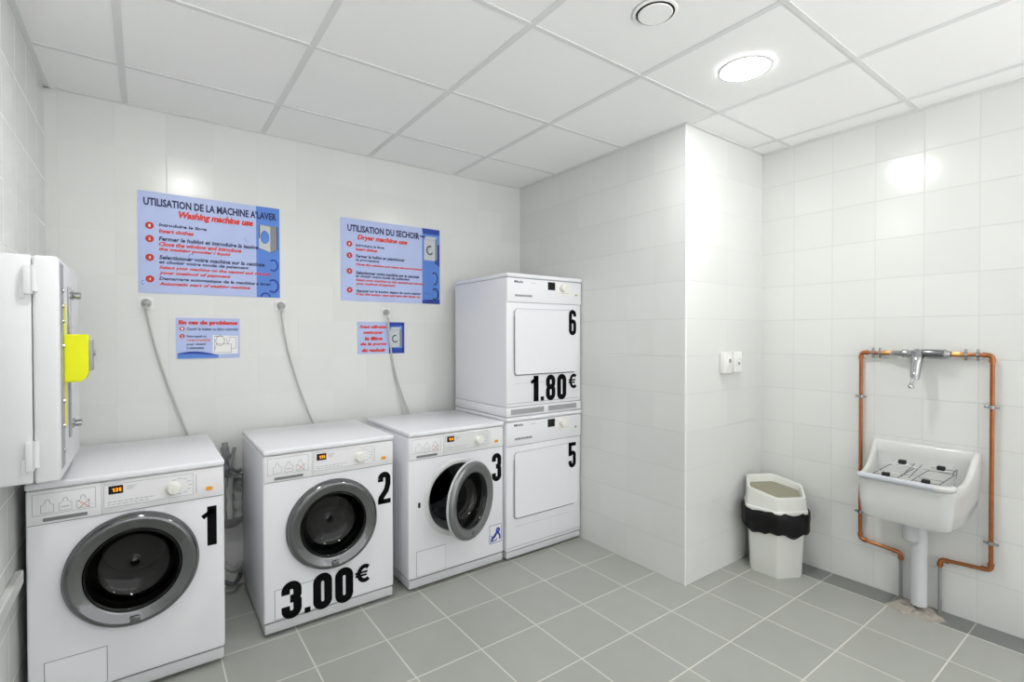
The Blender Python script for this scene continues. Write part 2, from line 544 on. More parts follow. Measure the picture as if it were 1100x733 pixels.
def washer(loc, dep, label, num, H=.835, door_open=0, price=None, laundry=False, hc=.455, satin=False):
    W = .6
    t = thing('washing_machine', label, 'washing machine', loc, group='front-loading washing machines in a row')
    cx = .300
    bm = B(); bx(bm, 0, W, .0, dep, .066, H-.026, .009, 3); body = obj('casing', bm, M['enamel'], t, smooth=35)
    bm = B(); lathe(bm, [(-.05, .184), (.30, .184)], (cx, 0, hc), (0, 1, 0), 64, True, True); bool_cut(body, bm)
    bm = B(); bx(bm, -.001, W+.001, -.012, dep, H-.025, H, .008, 3); obj('lid', bm, M['enamel'], t, smooth=35)
    bm = B(); bx(bm, .004, W-.004, .004, dep-.02, .018, .062, .004); obj('plinth', bm, M['plinth'], t, smooth=35)
    bm = B(); bx(bm, .02, W-.02, .03, dep-.04, .06, .07); obj('base_pan', bm, M['seam'], t)
    for fx in (.05, W-.05):
        for fy in (.06, dep-.08):
            bm = B(); cyl(bm, (fx, fy, 0), (fx, fy, .020), .018); obj('foot', bm, M['dark'], t)
    # fascia
    zt, zb = H-.028, .690
    bm = B(); bx(bm, .205, W-.004, -.004, .01, zb, zt, .002); fas = obj('control_panel', bm, M['panel'], t, smooth=30)
    bm = B(); bx(bm, .004, .203, -.004, .01, zb, zt, .002); dr = obj('detergent_drawer', bm, M['panel'], t, smooth=30)
    bm = B(); prism(bm, rrect(.045, .165, zb+.008, zb+.020, .003), -.0055, -.003); obj('pull_recess', bm, M['recess'], dr)
    bm = B()
    stroke(bm, [(.018, zb+.032), (.188, zb+.032), (.188, zt-.012), (.018, zt-.012)], .0011, -.0044, True)
    for ix in (.040, .088, .136):
        icon(bm, ix, zb+.038, .034, .048, -.0045)
    for ix in (.094,):
        stroke(bm, [(ix, zb+.052), (ix+.022, zb+.052)], .002, -.0045)
    obj('drawer_markings', bm, M['print_grey'], dr)
    bm = B()
    stroke(bm, [(.140, zb+.036), (.172, zb+.064)], .0018, -.0047)
    stroke(bm, [(.140, zb+.064), (.172, zb+.036)], .0018, -.0047)
    obj('red_cross', bm, M['print_red'], dr)
    bm = B(); prism(bm, rrect(.212, .490, zb+.022, zt-.012, .004), -.0052, -.003); obj('inlay', bm, M['panel_grey'] if satin else M['panel'], fas)
    bm = B(); stroke(bm, rrect(.212, .490, zb+.022, zt-.012, .004), .0010, -.0054, True)
    for k, (a, b_) in enumerate(((.222, .365), (.222, .345))):
        z = zb+.040-k*.009
        x = a
        while x < b_:
            l = random.uniform(.008, .02)
            stroke(bm, [(x, z), (min(x+l, b_), z)], .0018, -.0055); x += l+.004
    for k in range(3):
        stroke(bm, [(.278, zt-.025-k*.006), (.278+.03-.006*k, zt-.025-k*.006)], .0013, -.0055)
    for k in range(9):     # programme marks round the dial
        a = math.radians(120-k*30)
        px, pz = .438+.036*math.cos(a), zb+.062+.030*math.sin(a)
        stroke(bm, [(px, pz), (px+.014, pz)], .0016, -.0055)
    obj('panel_markings', bm, M['print_grey'], fas)
    bm = B(); prism(bm, rrect(.225, .268, zt-.048, zt-.018, .001), -.0065, -.004); ds = obj('display', bm, M['display'], fas)
    bm = B()
    for k, ch in enumerate('135'):
        digit(bm, ch, .236+k*.0100, zt-.040, .007, .0130, -.0068, .0022)
    obj('display_digits', bm, M['digit'], ds)
    bm = B(); lathe(bm, [(0, .026), (.006, .026), (.010, .0225), (.024, .021), (.027, .018), (.028, 0)], (.425, -.004, zb+.058), (0, -1, 0), 32)
    bx(bm, .4225, .4275, -.034, -.028, zb+.042, zb+.078, .001); kn = obj('programme_knob', bm, M['knob'], fas, smooth=40)
    bm = B(); prism(bm, rrect(.536, .558, zb+.028, zb+.042, .003), -.008, -.003); obj('door_button', bm, M['amber'], fas)
    bm = B(); prism(bm, rrect(.500, .503, zb+.025, zt-.02, .001), -.0055, -.003); obj('panel_rib', bm, M['plinth'], fas)
    # seams + filter flap
    bm = B(); prism(bm, rrect(.045, .215, .078, .205, .003), -.0022, .002); fl = obj('filter_flap', bm, M['enamel'], t)
    seams(fl, [([(.044, .077), (.216, .077), (.216, .206), (.044, .206)], True)])
    seams(t, [([(.004, .0675), (W-.004, .0675)], False), ([(.004, zb-.0015), (W-.004, zb-.0015)], False)], y=-.0005)
    # drum and gasket
    bm = B()
    lathe(bm, [(.002, .1835), (.02, .181), (.03, .172), (.05, .152), (.06, .15), (.075, .178), (.09, .1825)], (cx, 0, hc), (0, 1, 0), 56)
    g = obj('door_gasket', bm, M['gasket'], t, smooth=40)
    bm = B(); lathe(bm, [(.092, .15), (.095, .166), (.29, .166), (.30, .12), (.300, .0)], (cx, 0, hc), (0, 1, 0), 56)
    for k in range(3):
        a = k*2*PI/3+.5
        c_, s_ = math.cos(a), math.sin(a)
        p0 = Vector((cx+c_*.166, .08, hc+s_*.166)); p1 = Vector((cx+c_*.166, .27, hc+s_*.166))
        q = Vector((cx+c_*.125, .1, hc+s_*.125)); q1 = Vector((cx+c_*.125, .25, hc+s_*.125))
        sd = Vector((-s_, 0, c_))*.025
        vs = [bm.verts.new(v) for v in (p0-sd, p0+sd, p1+sd, p1-sd, q, q1)]
        for f in ((0, 4, 5, 3), (1, 2, 5, 4), (0, 1, 4), (3, 5, 2)):
            bm.faces.new([vs[i] for i in f])
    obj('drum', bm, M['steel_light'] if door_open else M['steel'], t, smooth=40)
    if laundry:
        bm = B()
        n1, n2 = 28, 18
        rings = []
        for j in range(n2+1):
            rr = .12*j/n2
            ring = []
            for i in range(n1):
                a = 2*PI*i/n1
                fold = .020*math.sin(5*a+9*rr*20)+.014*math.sin(11*a-rr*70)+.012*math.sin(3*a+rr*160)
                ring.append((cx+.01+rr*math.cos(a)*1.1, .115+fold+rr*.4, hc-.062+rr*math.sin(a)*.75))
            rings.append(ring)
        loops(bm, rings, True, True, False)
        obj('laundry', bm, M['pvc'], t, smooth=60)
    # door: hinge at the right
    hx = cx+.197
    hinge = bpy.data.objects.new('door', None)
    hinge.empty_display_size = .05
    C.objects.link(hinge); hinge.parent = t
    hinge.location = (hx, -.004, hc)
    hinge.rotation_euler = (0, 0, math.radians(door_open))
    dx = -.197
    rm = M['ring_satin'] if satin else M['ring']
    bm = B()
    lathe(bm, [(-.001, .180), (.000, .203), (.010, .2065), (.020, .2045), (.028, .197), (.031, .188), (.029, .184), (.020, .160), (.018, .152), (.010, .148), (-.001, .148)], (dx, 0, 0), (0, -1, 0), 80)
    obj('ring', bm, rm, hinge, smooth=50)
    bm = B()
    lathe(bm, [(-.004, .208), (-.004, .2095), (.006, .2095), (.0075, .2068), (.0075, .2)], (dx, 0, 0), (0, -1, 0), 80)
    obj('ring_edge', bm, M['plinth'] if satin else M['gasket'], hinge, smooth=30)
    bm = B()
    lathe(bm, [(.016, .150), (.014, .146), (-.02, .136), (-.045, .130), (-.062, .118), (-.071, .10), (-.077, .07), (-.0795, .035), (-.080, 0)], (dx, 0, 0), (0, -1, 0), 64)
    gl = obj('glass_bowl', bm, M['glass'], hinge, smooth=50)
    sd_ = gl.modifiers.new('s', 'SOLIDIFY'); sd_.thickness = .004; sd_.offset = -1
    bm = B(); bx(bm, dx-.016, dx+.016, -.0335, -.020, -.197, -.166, .005, 2); obj('pull_tab', bm, rm, hinge, smooth=40)
    if door_open:
        bm = B(); bx(bm, cx-.245, cx-.232, -.002, .002, hc-.015, hc+.012, .001); obj('latch_slot', bm, M['dark'], t)
        bm = B(); lathe(bm, [(.0, .184), (-.004, .186), (-.005, .192), (-.004, .207), (.0, .212)], (cx, 0, hc), (0, 1, 0), 64); obj('porthole_rim', bm, M['panel_grey'], t, smooth=50)
    # number
    bm = B()
    digit(bm, num, .519 if num != '1' else .522, .493, .066 if num != '1' else .050, .158, -.0010)
    obj('number_sticker', bm, M['sticker'], t)
    if price:
        bm = B(); price(bm); obj('price_sticker', bm, M['sticker'], t)
    return t

def price300(bm):
    y = -.0030
    digit(bm, '3', .070, .066, .086, .162, y)
    digit(bm, '.', .168, .066, .026, .02, y)
    digit(bm, '0', .206, .064, .086, .162, y)
    digit(bm, '0', .306, .062, .086, .162, y)
    digit(bm, '€', .403, .130, .080, .085, y)

m1 = washer((-.337, 2.335, 0), .665, 'white washing machine numbered 1 at far left with its round door shut', '1', hc=.470)
m1.scale.x = .980
washer((.405, 2.395, 0), .585, 'white washing machine numbered 2 with 3.00€ price in black on its front', '2', price=price300, laundry=True, hc=.452)
m3 = washer((1.082, 2.385, 0), .585, 'white washing machine numbered 3 with its porthole door hanging open', '3', door_open=25, hc=.450, satin=True)
# blue pictogram sticker on machine 3
bm = B(); prism(bm, rrect(.500, .585, .133, .240, .003), -.0012, .0); st = obj('pictogram_sticker', bm, M['white'], m3)
bm = B(); y = -.0018
stroke(bm, [(.502, .135), (.583, .135), (.583, .238), (.502, .238)], .003, y, True)
stroke(bm, arc(.560, .205, .009, .009, 0, 360, 14)[:-1], .012, y, True)
stroke(bm, [(.555, .195), (.540, .178), (.530, .165)], .016, y)
stroke(bm, [(.560, .190), (.572, .172), (.572, .150)], .011, y)
stroke(bm, [(.540, .175), (.524, .160), (.512, .148)], .010, y)
stroke(bm, [(.512, .178), (.522, .170), (.512, .158)], .006, y)
stroke(bm, [(.508, .145), (.545, .148), (.552, .158)], .006, y)
obj('pictogram', bm, M['deepblue'], st)

# ================================================================== TUMBLE DRYERS
def dryer(loc, label, num, H=.852, price=None, upper=False):
    W = .600; dep = .60
    t = thing('tumble_dryer', label, 'tumble dryer', loc, group='stacked tumble dryers in the corner')
    z0 = .058
    bm = B(); bx(bm, 0, W, 0, dep, z0, H-.026, .009, 3); obj('casing', bm, M['enamel'], t, smooth=35)
    bm = B(); bx(bm, -.001, W+.001, -.012, dep, H-.025, H, .008, 3); obj('lid', bm, M['enamel'], t, smooth=35)
    if upper:
        bm = B(); bx(bm, .0, W, .0, dep, .003, z0-.001, .004); obj('plinth', bm, M['enamel'], t, smooth=35)
        for a, b_ in ((.030, .285), (.318, .560)):
            bm = B(); bx(bm, a, b_, -.0015, .003, .012, .048, .001); gr = obj('air_grille', bm, M['plinth'], t)
            bm = B()
            n = 34
            for k in range(n):
                x = a+.006+(b_-a-.012)*k/(n-1)
                bx(bm, x-.0014, x+.0014, -.0025, -.001, .016, .044)
            obj('grille_slots', bm, M['recess'], gr)
    else:
        bm = B(); bx(bm, .004, W-.004, .004, dep, .018, z0-.004, .004); obj('plinth', bm, M['plinth'], t, smooth=35)
        for fx in (.05, W-.05):
            for fy in (.06, dep-.08):
                bm = B(); cyl(bm, (fx, fy, 0), (fx, fy, .020), .018); obj('foot', bm, M['dark'], t)
    zt, zb = H-.028, .682
    bm = B(); bx(bm, .003, W-.003, -.004, .01, zb, zt, .002); fas = obj('control_panel', bm, M['enamel'], t, smooth=30)
    bm = B(); prism(bm, rrect(.315, .372, zt-.058, zt-.010, .001), -.0065, -.003); obj('display', bm, M['display'], fas)
    bm = B(); prism(bm, rrect(.385, .500, zt-.085, zt-.006, .004), -.0052, -.003); obj('inlay', bm, M['knob'], fas)
    bm = B(); lathe(bm, [(0, .026), (.006, .026), (.010, .0225), (.022, .021), (.025, 0)], (.435, -.005, zt-.040), (0, -1, 0), 32); obj('programme_knob', bm, M['knob'], fas, smooth=40)
    bm = B()
    for k in range(5):
        stroke(bm, [(.40+.018*k, zt-.074), (.412+.018*k, zt-.074)], .002, -.0056)
    stroke(bm, [(.18, zt-.024), (.22, zt-.024)], .0016, -.0056)
    obj('panel_markings', bm, M['print_grey'], fas)
    bm = B(); text_polys('Miele', .055, zt-.028, .068, .015, .02, -.0046, bm=bm); obj('maker_lettering', bm, M['pictdark'], fas)
    bm = B()
    x = .06
    while x < .19:
        l = random.uniform(.008, .02); stroke(bm, [(x, zt-.103), (min(x+l, .19), zt-.103)], .012, -.0046); x += l+.002
    obj('type_lettering', bm, M['print_grey'], fas)
    bm = B(); prism(bm, rrect(.545, .560, zt-.086, zt-.076, .002), -.006, -.003); obj('marker_light', bm, M['green'], fas)
    # door
    bm = B(); prism(bm, rrect(.050, .548, .243, .642, .022), -.0012, .004); dr = obj('door', bm, M['enamel'], t)
    bm = B(); prism(bm, rrect(.058, .560, .252, .638, .018), -.010, -.001); obj('door_panel', bm, M['enamel'], dr)
    bm = B()
    stroke(bm, [(.054, .60), (.054, .270)]+arc(.072, .266, .018, .018, 180, 270, 6)+[(.10, .248), (.535, .248)], .006, -.0050)
    stroke(bm, [(.054, .60), (.056, .630), (.07, .643), (.535, .6445)], .0016, -.0050)
    obj('door_groove', bm, M['recess'], dr)
    seams(t, [([(.06, .198), (.50, .198)], False)], y=-.0005, wd=.0008)
    seams(t, [([(.004, z0+.022), (W-.004, z0+.022)], False), ([(.004, zb-.0015), (W-.004, zb-.0015)], False)], y=-.0005)
    bm = B(); digit(bm, num, .484, .487, .064, .158, -.0108); obj('number_sticker', bm, M['sticker'], t)
    if price:
        bm = B(); price(bm); obj('price_sticker', bm, M['sticker'], t)
    return t

def price180(bm):
    y = -.0012
    digit(bm, '1', .183, .082, .058, .156, y)
    digit(bm, '.', .258, .082, .026, .02, y)
    digit(bm, '8', .300, .081, .078, .156, y)
    digit(bm, '0', .392, .080, .078, .156, y)
    digit(bm, '€', .490, .143, .078, .092, y)
dryer((1.694, 2.372, 0), 'white tumble dryer numbered 5 at the bottom of the corner stack', '5')
dryer((1.694, 2.368, .853), 'white tumble dryer numbered 6 on top of the stack with 1.80€ price', '6', price=price180, upper=True)

# ================================================================== WALL CABINET (left)
t = thing('wall_cabinet', 'white metal wall cabinet with yellow lock guard above washing machine 1', 'cabinet', (LX, 2.1, .885))
cw = .142        # how far it stands off the wall
bm = B(); bx(bm, 0, .078, 0, .55, 0, .702, .003); obj('body', bm, M['cab'], t, smooth=35)
bm = B(); bx(bm, .080, cw, -.002, .55, -.004, .702, .010, 3); dr = obj('door', bm, M['cab'], t, smooth=35)
bm = B(); bx(bm, cw-.0005, cw+.0012, .016, .095, .03, .685); pl = obj('steel_strip', bm, M['cab_grey'], dr)
for z in (.08, .16, .42, .50, .55, .60, .24):
    bm = B(); lathe(bm, [(0, .007), (.004, .006), (.005, 0)], (cw+.001, .070, z), (1, 0, 0), 12); obj('screw', bm, M['chrome'], pl, smooth=40)
bm = B(); bx(bm, cw-.0005, cw+.0015, .100, .150, .15, .56); obj('yellow_tape', bm, M['yellow'], dr)
bm = B(); bx(bm, cw, cw+.006, .20, .25, .47, .622, .002); bx(bm, cw, cw+.008, .19, .26, .46, .49, .002); obj('hasp_bar', bm, M['chrome'], dr)
bm = B(); bx(bm, cw, cw+.005, .20, .24, .10, .30, .002); obj('hasp_bar', bm, M['cab_grey'], dr)
for z in (.135, .600):
    bm = B(); lathe(bm, [(0, .018), (.004, .018), (.006, .013), (.026, .0125), (.028, 0)], (cw, .315, z), (1, 0, 0), 24); obj('cam_lock', bm, M['chrome'], dr, smooth=40)
for z in (.085, .625):
    bm = B(); bx(bm, .062, .084, -.016, .004, z-.045, z+.045, .004)
    bx(bm, .052, .064, -.008, .003, z-.06, z-.01, .003)
    cyl(bm, (.086, -.010, z-.035), (.086, -.010, z+.045), .009, 16); obj('hinge', bm, M['cab'], t, smooth=40)
bm = B()
prof = [(cw, .30), (cw, .458), (cw+.062, .458), (cw+.062, .335), (cw+.056, .312), (cw+.042, .300)]
a = [bm.verts.new((x, .085, z)) for x, z in prof]; b_ = [bm.verts.new((x, .175, z)) for x, z in prof]
bm.faces.new(a); bm.faces.new(list(reversed(b_)))
for i in range(len(prof)):
    j = (i+1) % len(prof); bm.faces.new((a[i], b_[i], b_[j], a[j]))
bmesh.ops.bevel(bm, geom=list(bm.edges), offset=.003, segments=2, affect='EDGES')
lg = obj('lock_guard', bm, M['yellow'], dr, smooth=35)
bm = B(); bx(bm, cw+.058, cw+.072, .11, .16, .335, .44, .004); cyl(bm, (cw+.066, .135, .395), (cw+.078, .135, .395), .010, 16); obj('lock_cylinder', bm, M['cab_grey'], lg, smooth=40)

# ================================================================== POSTERS
def poster(name, label, x0, x1, z0, z1):
    t = thing(name, label, 'poster', (x0, BY, z0), group='instruction posters on the back wall')
    bm = B(); bx(bm, 0, x1-x0, -.004, 0, 0, z1-z0); obj('backing', bm, M['paleblue'], t)
    return t, x1-x0, z1-z0

def wr(bm, W, H, s, u0, u1, v, hv, bold=.0, shear=0.0, y=-.0048):
    """line of writing between u0..u1 (fraction of width), baseline-ish centre v (down), height hv"""
    text_polys(s, u0*W, (1-v-hv/2)*H, (u1-u0)*W, hv*H, bold, y, shear, bm=bm)

def line(parent, W, H, mt, s, u0, u1, v, hv, bold=.0, shear=0.0, name='lettering_line'):
    bm = B(); wr(bm, W, H, s, u0, u1, v, hv, bold, shear); return obj(name, bm, mt, parent)

def disc(bm, x, z, r, y, n=24, rz=None):
    bm.faces.new([bm.verts.new((x+r*math.cos(2*PI*k/n), y, z+(rz or r)*math.sin(2*PI*k/n))) for k in range(n)])
def quad(bm, pts, y):
    bm.faces.new([bm.verts.new((p[0], y, p[1])) for p in pts])

def numbered(t, W, H, items, u, r):
    for k, v in enumerate(items):
        bm = B(); disc(bm, u*W, (1-v)*H, r, -.0045); dd = obj('number_disc', bm, M['darkred'], t)
        bm = B(); text_polys(str(k+1), u*W-.004, (1-v)*H-.0065, .008, .013, .02, -.0050, bm=bm); obj('numeral', bm, M['white'], dd)

def machine_picture(t, W, H, u0, u1, v0, v1, kind):
    x0, x1, zt, zb = u0*W, u1*W, (1-v0)*H, (1-v1)*H
    w_, h_ = x1-x0, zt-zb
    fx = x0+w_*(.62 if kind == 'w' else .78)
    bm = B()
    if kind == 'w':
        quad(bm, [(x0, zt), (fx, zt-h_*.04), (fx, zb), (x0, zb+h_*.14)], -.0046)
    else:
        quad(bm, [(x0, zt-h_*.15), (fx, zt-h_*.15), (fx, zb), (x0, zb)], -.0046)
        quad(bm, [(x0+w_*.15, zt), (x1-w_*.1, zt), (fx, zt-h_*.14), (x0, zt-h_*.14)], -.0046)
    obj('picture_front', bm, M['pictgrey'], t)
    bm = B()
    if kind == 'w':
        quad(bm, [(fx, zt-h_*.04), (x1, zt-h_*.02), (x1, zb+h_*.14), (fx, zb)], -.0046)
        quad(bm, [(x0, zt), (x0+w_*.4, zt+h_*.0), (x1, zt-h_*.02), (fx, zt-h_*.04)], -.00455)
    else:
        quad(bm, [(fx, zt-h_*.15), (x1-w_*.08, zt-h_*.1), (x1-w_*.08, zb+h_*.06), (fx, zb)], -.0046)
    obj('picture_side', bm, M['print_grey'], t)
    bm = B()
    if kind == 'w':
        disc(bm, x0+w_*.33, zb+h_*.55, w_*.22, -.0049, rz=h_*.24)
    else:
        stroke(bm, arc(x0+w_*.40, zb+h_*.42, w_*.20, h_*.17, 60, 330, 14), w_*.09, -.0049)
    obj('picture_door', bm, M['blue'] if kind == 'w' else M['pictdark'], t)
    bm = B()
    stroke(bm, [(fx, zt-h_*.04), (fx, zb)], .0016, -.005)
    if kind == 'w':
        stroke(bm, arc(x0+w_*.33, zb+h_*.55, w_*.22, h_*.24, 90, 250, 10), .003, -.005)
        stroke(bm, [(x1-.003, zt-h_*.02), (x1-.003, zb+h_*.14)], .005, -.005)
        stroke(bm, [(x0, zb+h_*.14), (fx, zb), (x1, zb+h_*.14)], .002, -.005)
        stroke(bm, [(x0+.003, zt), (x0+.003, zb+h_*.5)], .005, -.005)
    obj('picture_outline', bm, M['pictdark'], t)

# washing poster
t, W, H = poster('wall_poster', 'large blue poster headed UTILISATION DE LA MACHINE A LAVER', -.030, .606, 1.550, 2.048)
bm = B(); quad(bm, [(.815*W, 0), (W, 0), (W, H), (.815*W, H)], -.0043); obj('blue_band', bm, M['blue'], t)
line(t, W, H, M['navy'], 'UTILISATION DE LA MACHINE A\'LAVER', .035, .975, .098, .082, .036, 0, 'title_lettering')
line(t, W, H, M['red'], 'Washing machine use', .26, .79, .205, .090, .055, .25, 'subtitle_lettering')
for s, u1, v in (('Insert clothes', .36, .378), ('Close the window and introduce', .70, .508), ('the washing powder / liquid', .62, .562),
                 ('Select your machine on the central and choose', .92, .745), ('your method of payment', .62, .798), ('Automatic start of washing machine', .765, .908)):
    line(t, W, H, M['red'], s, .13, u1, v, .042, .045, .2)
for s, u1, v in (('Introduire le linge', .45, .322), ('Fermer le hublot et introduire la lessive', .83, .455), ('Selectionner votre machine sur la centrale', .88, .640),
                 ('et choisir votre mode de paiement', .755, .692), ('Demarrage automatique de la machine a laver', .93, .856)):
    line(t, W, H, M['navy'], s, .13, u1, v, .042, .035, .2)
numbered(t, W, H, (.335, .465, .650, .862), .072, .0175)
machine_picture(t, W, H, .835, .985, .20, .50, 'w')
bm = B()
stroke(bm, arc(.948*W, .36*H, .022, .030, 130, -130, 14), .008, -.0049)
stroke(bm, arc(.945*W, .13*H, .026, .034, 130, -130, 14), .010, -.0049)
stroke(bm, arc(.885*W, .002, .022, .022, 0, 180, 12), .008, -.0049)
obj('dark_rings', bm, M['deepblue'], t)
bm = B()
stroke(bm, arc(.345*W, .385*H, .012, .014, 40, 330, 12), .003, -.0046); stroke(bm, arc(.74*W, .62*H, .008, .010, 100, 330, 10), .002, -.0046)
stroke(bm, arc(.03*W, .10*H, .006, .010, 60, 330, 10), .003, -.0046)
obj('water_drops', bm, M['blue'], t)

# dryer poster
t, W, H = poster('wall_poster', 'large blue poster headed UTILISATION DU SECHOIR', .946, 1.612, 1.551, 2.052)
bm = B(); quad(bm, [(.805*W, 0), (W, 0), (W, H), (.805*W, H)], -.0043); obj('blue_band', bm, M['blue'], t)
bm = B(); quad(bm, [(.82*W, H*.93), (W, H*.93), (W, H), (.80*W, H)], -.0044); quad(bm, [(.94*W, H*.55), (W, H*.5), (W, H*.8), (.97*W, H*.8)], -.0044); quad(bm, [(.805*W, 0), (W, 0), (W, H*.06), (.805*W, H*.05)], -.0044); obj('deep_blue_shade', bm, M['deepblue'], t)
bm = B(); wr(bm, W, H, 'UTILISATION DU SECHOIR', .06, .775, .115, .085, .036); stroke(bm, [(.775*W, .89*H), (.83*W, .885*H)], .009, -.0048); obj('title_lettering', bm, M['navy'], t)
line(t, W, H, M['red'], 'Dryer machine use', .15, .645, .225, .078, .05, .25, 'subtitle_lettering')
for s, u1, v in (('Insert clothes', .34, .365), ('Close the window and select the programme', .80, .555), ('Select your machine on the central and choose', .82, .745),
                 ('your method of payment', .52, .790), ('Press the button start and turn the dryer on', .78, .920)):
    line(t, W, H, M['red'], s, .135, u1, v, .040, .045, .2)
for s, u1, v in (('Introduire le linge', .41, .322), ('Fermer le hublot et selectionner', .62, .450), ('le programme', .36, .500), ('Selectionner votre machine sur la centrale', .77, .652),
                 ('et choisir votre mode de paiement', .67, .698), ('Appuyer sur le bouton depart de votre sechoir', .79, .878)):
    line(t, W, H, M['navy'], s, .135, u1, v, .040, .035, .2)
numbered(t, W, H, (.310, .450, .640, .870), .078, .0175)
machine_picture(t, W, H, .825, .985, .10, .42, 'd')
bm = B()
stroke(bm, arc(.94*W, .34*H, .022, .040, 130, -110, 14), .008, -.0049)
stroke(bm, arc(.945*W, .13*H, .024, .036, 130, -130, 14), .010, -.0049)
stroke(bm, [(.82*W, .14*H), (.90*W, .13*H)], .002, -.0049)
stroke(bm, arc(.885*W, .002, .022, .018, 0, 180, 12), .008, -.0049)
obj('dark_rings', bm, M['navy'], t)

# problem poster
t, W, H = poster('wall_poster', 'small blue sign reading En cas de probleme below the washing poster', .120, .404, 1.221, 1.430)
bm = B(); wr(bm, W, H, 'En cas de probleme', .04, .97, .125, .13, .07); obj('title_lettering', bm, M['red'], t)
line(t, W, H, M['navy'], 'Ouvrir le hublot ou faire controler', .16, .98, .27, .075, .02)
for s, u1, v in (('Faire appel au', .46, .455), ('pour obtenir', .46, .65), ('le remboursement', .42, .735)): line(t, W, H, M['navy'], s, .16, u1, v, .065, .03)
line(t, W, H, M['orange'], 'responsable', .16, .52, .55, .065, .04)
numbered(t, W, H, (.265, .445), .09, .011)
bm = B(); quad(bm, [(.56*W, .10*H), (.97*W, .11*H), (.97*W, .56*H), (.56*W, .58*H)], -.0045); obj('diagram_field', bm, M['white'], t)
bm = B()
stroke(bm, arc(.68*W, .44*H, .020, .026, 0, 360, 18)[:-1], .0020, -.0048, True)
stroke(bm, [(.58*W, .14*H), (.86*W, .14*H), (.86*W, .35*H), (.62*W, .36*H), (.58*W, .14*H)], .0014, -.0048)
stroke(bm, [(.80*W, .52*H), (.94*W, .52*H), (.94*W, .24*H), (.86*W, .24*H)], .0014, -.0048)
stroke(bm, [(.58*W, .55*H), (.72*W, .555*H)], .003, -.0048); stroke(bm, [(.59*W, .50*H), (.59*W, .20*H)], .0016, -.0048)
stroke(bm, [(.78*W, .5*H), (.80*W, .36*H), (.84*W, .48*H)], .0014, -.0048)
obj('diagram_lines', bm, M['pictdark'], t)
bm = B()
top = [(u*W, (.115+.065*math.sin(u*5.4+.15))*H if u < .62 else (.085-.12*(u-.62))*H) for u in [k/20*.9+.02 for k in range(15)]]
bot = [(x, max(.003, z-.065*H*math.sin(PI*min(1, (i+1.5)/16)))) for i, (x, z) in enumerate(top)]
for i in range(len(top)-1): quad(bm, [top[i], top[i+1], bot[i+1], bot[i]], -.0046)
obj('blue_wave', bm, M['deepblue'], t)
bm = B()
for i in range(len(top)-1): quad(bm, [bot[i], bot[i+1], (bot[i+1][0], .002), (bot[i][0], .002)], -.0045)
obj('light_wave', bm, M['blue'], t)

# filter poster
t, W, H = poster('wall_poster', 'small blue sign about cleaning the filter below the dryer poster', 1.046, 1.352, 1.224, 1.423)
bm = B(); quad(bm, [(.66*W, 0), (W, 0), (W, H), (.66*W, H)], -.0043); obj('blue_band', bm, M['blue'], t)
bm = B(); quad(bm, [(.66*W, 0), (W, 0), (W, .16*H), (.66*W, .18*H)], -.0044); quad(bm, [(.66*W, .86*H), (W, .90*H), (W, H), (.66*W, H)], -.0044); quad(bm, [(.95*W, .1*H), (W, .1*H), (W, .95*H), (.95*W, .95*H)], -.0044); obj('deep_blue_shade', bm, M['deepblue'], t)
bm = B()
for s, u0, u1, v in (('Avant utilisation', .03, .61, .15), ('nettoyer', .11, .54, .34), ('le filtre', .14, .52, .52), ('de la porte', .05, .60, .70), ('du sechoir', .08, .59, .885)):
    line(t, W, H, M['red'], s, u0, u1, v, .12 if v > .2 else .10, .065, .15)
machine_picture(t, W, H, .68, .96, .16, .80, 'd')

# ================================================================== SOCKETS AND CORDS
def socket_cord(x, z, endpts, label, slabel, r=.0052, second=None):
    s = thing('wall_socket', slabel, 'wall socket', (x, BY, z), group='round sockets above the machines')
    bm = B(); prism(bm, rrect(-.030, .030, -.030, .030, .012), -.007, 0); obj('cover_plate', bm, M['switch'], s)
    bm = B(); lathe(bm, [(.007, .026), (.012, .026), (.013, .022), (.009, .021), (.009, 0)], (0, 0, 0), (0, -1, 0), 28); obj('socket_ring', bm, M['switch'], s, smooth=40)
    c = thing('power_cord', label, 'power cord', (x, BY-.013, z), group='grey cords hanging down behind the machines')
    bm = B(); lathe(bm, [(0, .018), (.016, .018), (.020, .012), (.030, .009), (.034, 0)], (0, 0, 0), (0, -1, 0), 24); obj('plug', bm, M['plugm'], c, smooth=40)
    pts = [(0, -.018, -.006), (0, -.022, -.03)] + [(px-x, py-(BY-.013), pz-z) for px, py, pz in endpts]
    bm = B(); tube(bm, pts, r, 8, 8); obj('cable', bm, M['cord'], c, smooth=60)
    return c
socket_cord(0.0, 1.498, [(.004, 3.015, 1.44), (.035, 3.02, 1.28), (.088, 3.02, 1.08), (.135, 3.015, .93), (.175, 3.01, .80), (.18, 3.012, .70)],
            'grey power cord nearest the left wall, hanging between wall cabinet and small problem sign', 'leftmost round wall socket, under the lower left corner of the washing poster')
socket_cord(.608, 1.506, [(.612, 3.015, 1.44), (.638, 3.02, 1.28), (.690, 3.02, 1.08), (.740, 3.015, .93), (.785, 3.01, .80), (.79, 3.012, .70)],
            'grey power cord dropping behind washing machine 2 in the middle of the wall', 'middle round wall socket, under the right corner of the washing poster')
socket_cord(1.226, 1.484, [(1.236, 3.012, 1.43), (1.250, 3.018, 1.28), (1.285, 3.02, 1.10), (1.335, 3.015, .94), (1.385, 3.01, .80), (1.39, 3.012, .70)],
            'grey power cord with a round plug crossing the small filter sign towards washing machine 3', 'round wall socket between the dryer poster and the filter sign')
bm = B(); tube(bm, [(1.262, 3.024, 1.23), (1.275, 3.022, 1.12), (1.300, 3.02, .98), (1.335, 3.015, .82), (1.34, 3.012, .70)], .003, 8, 8)
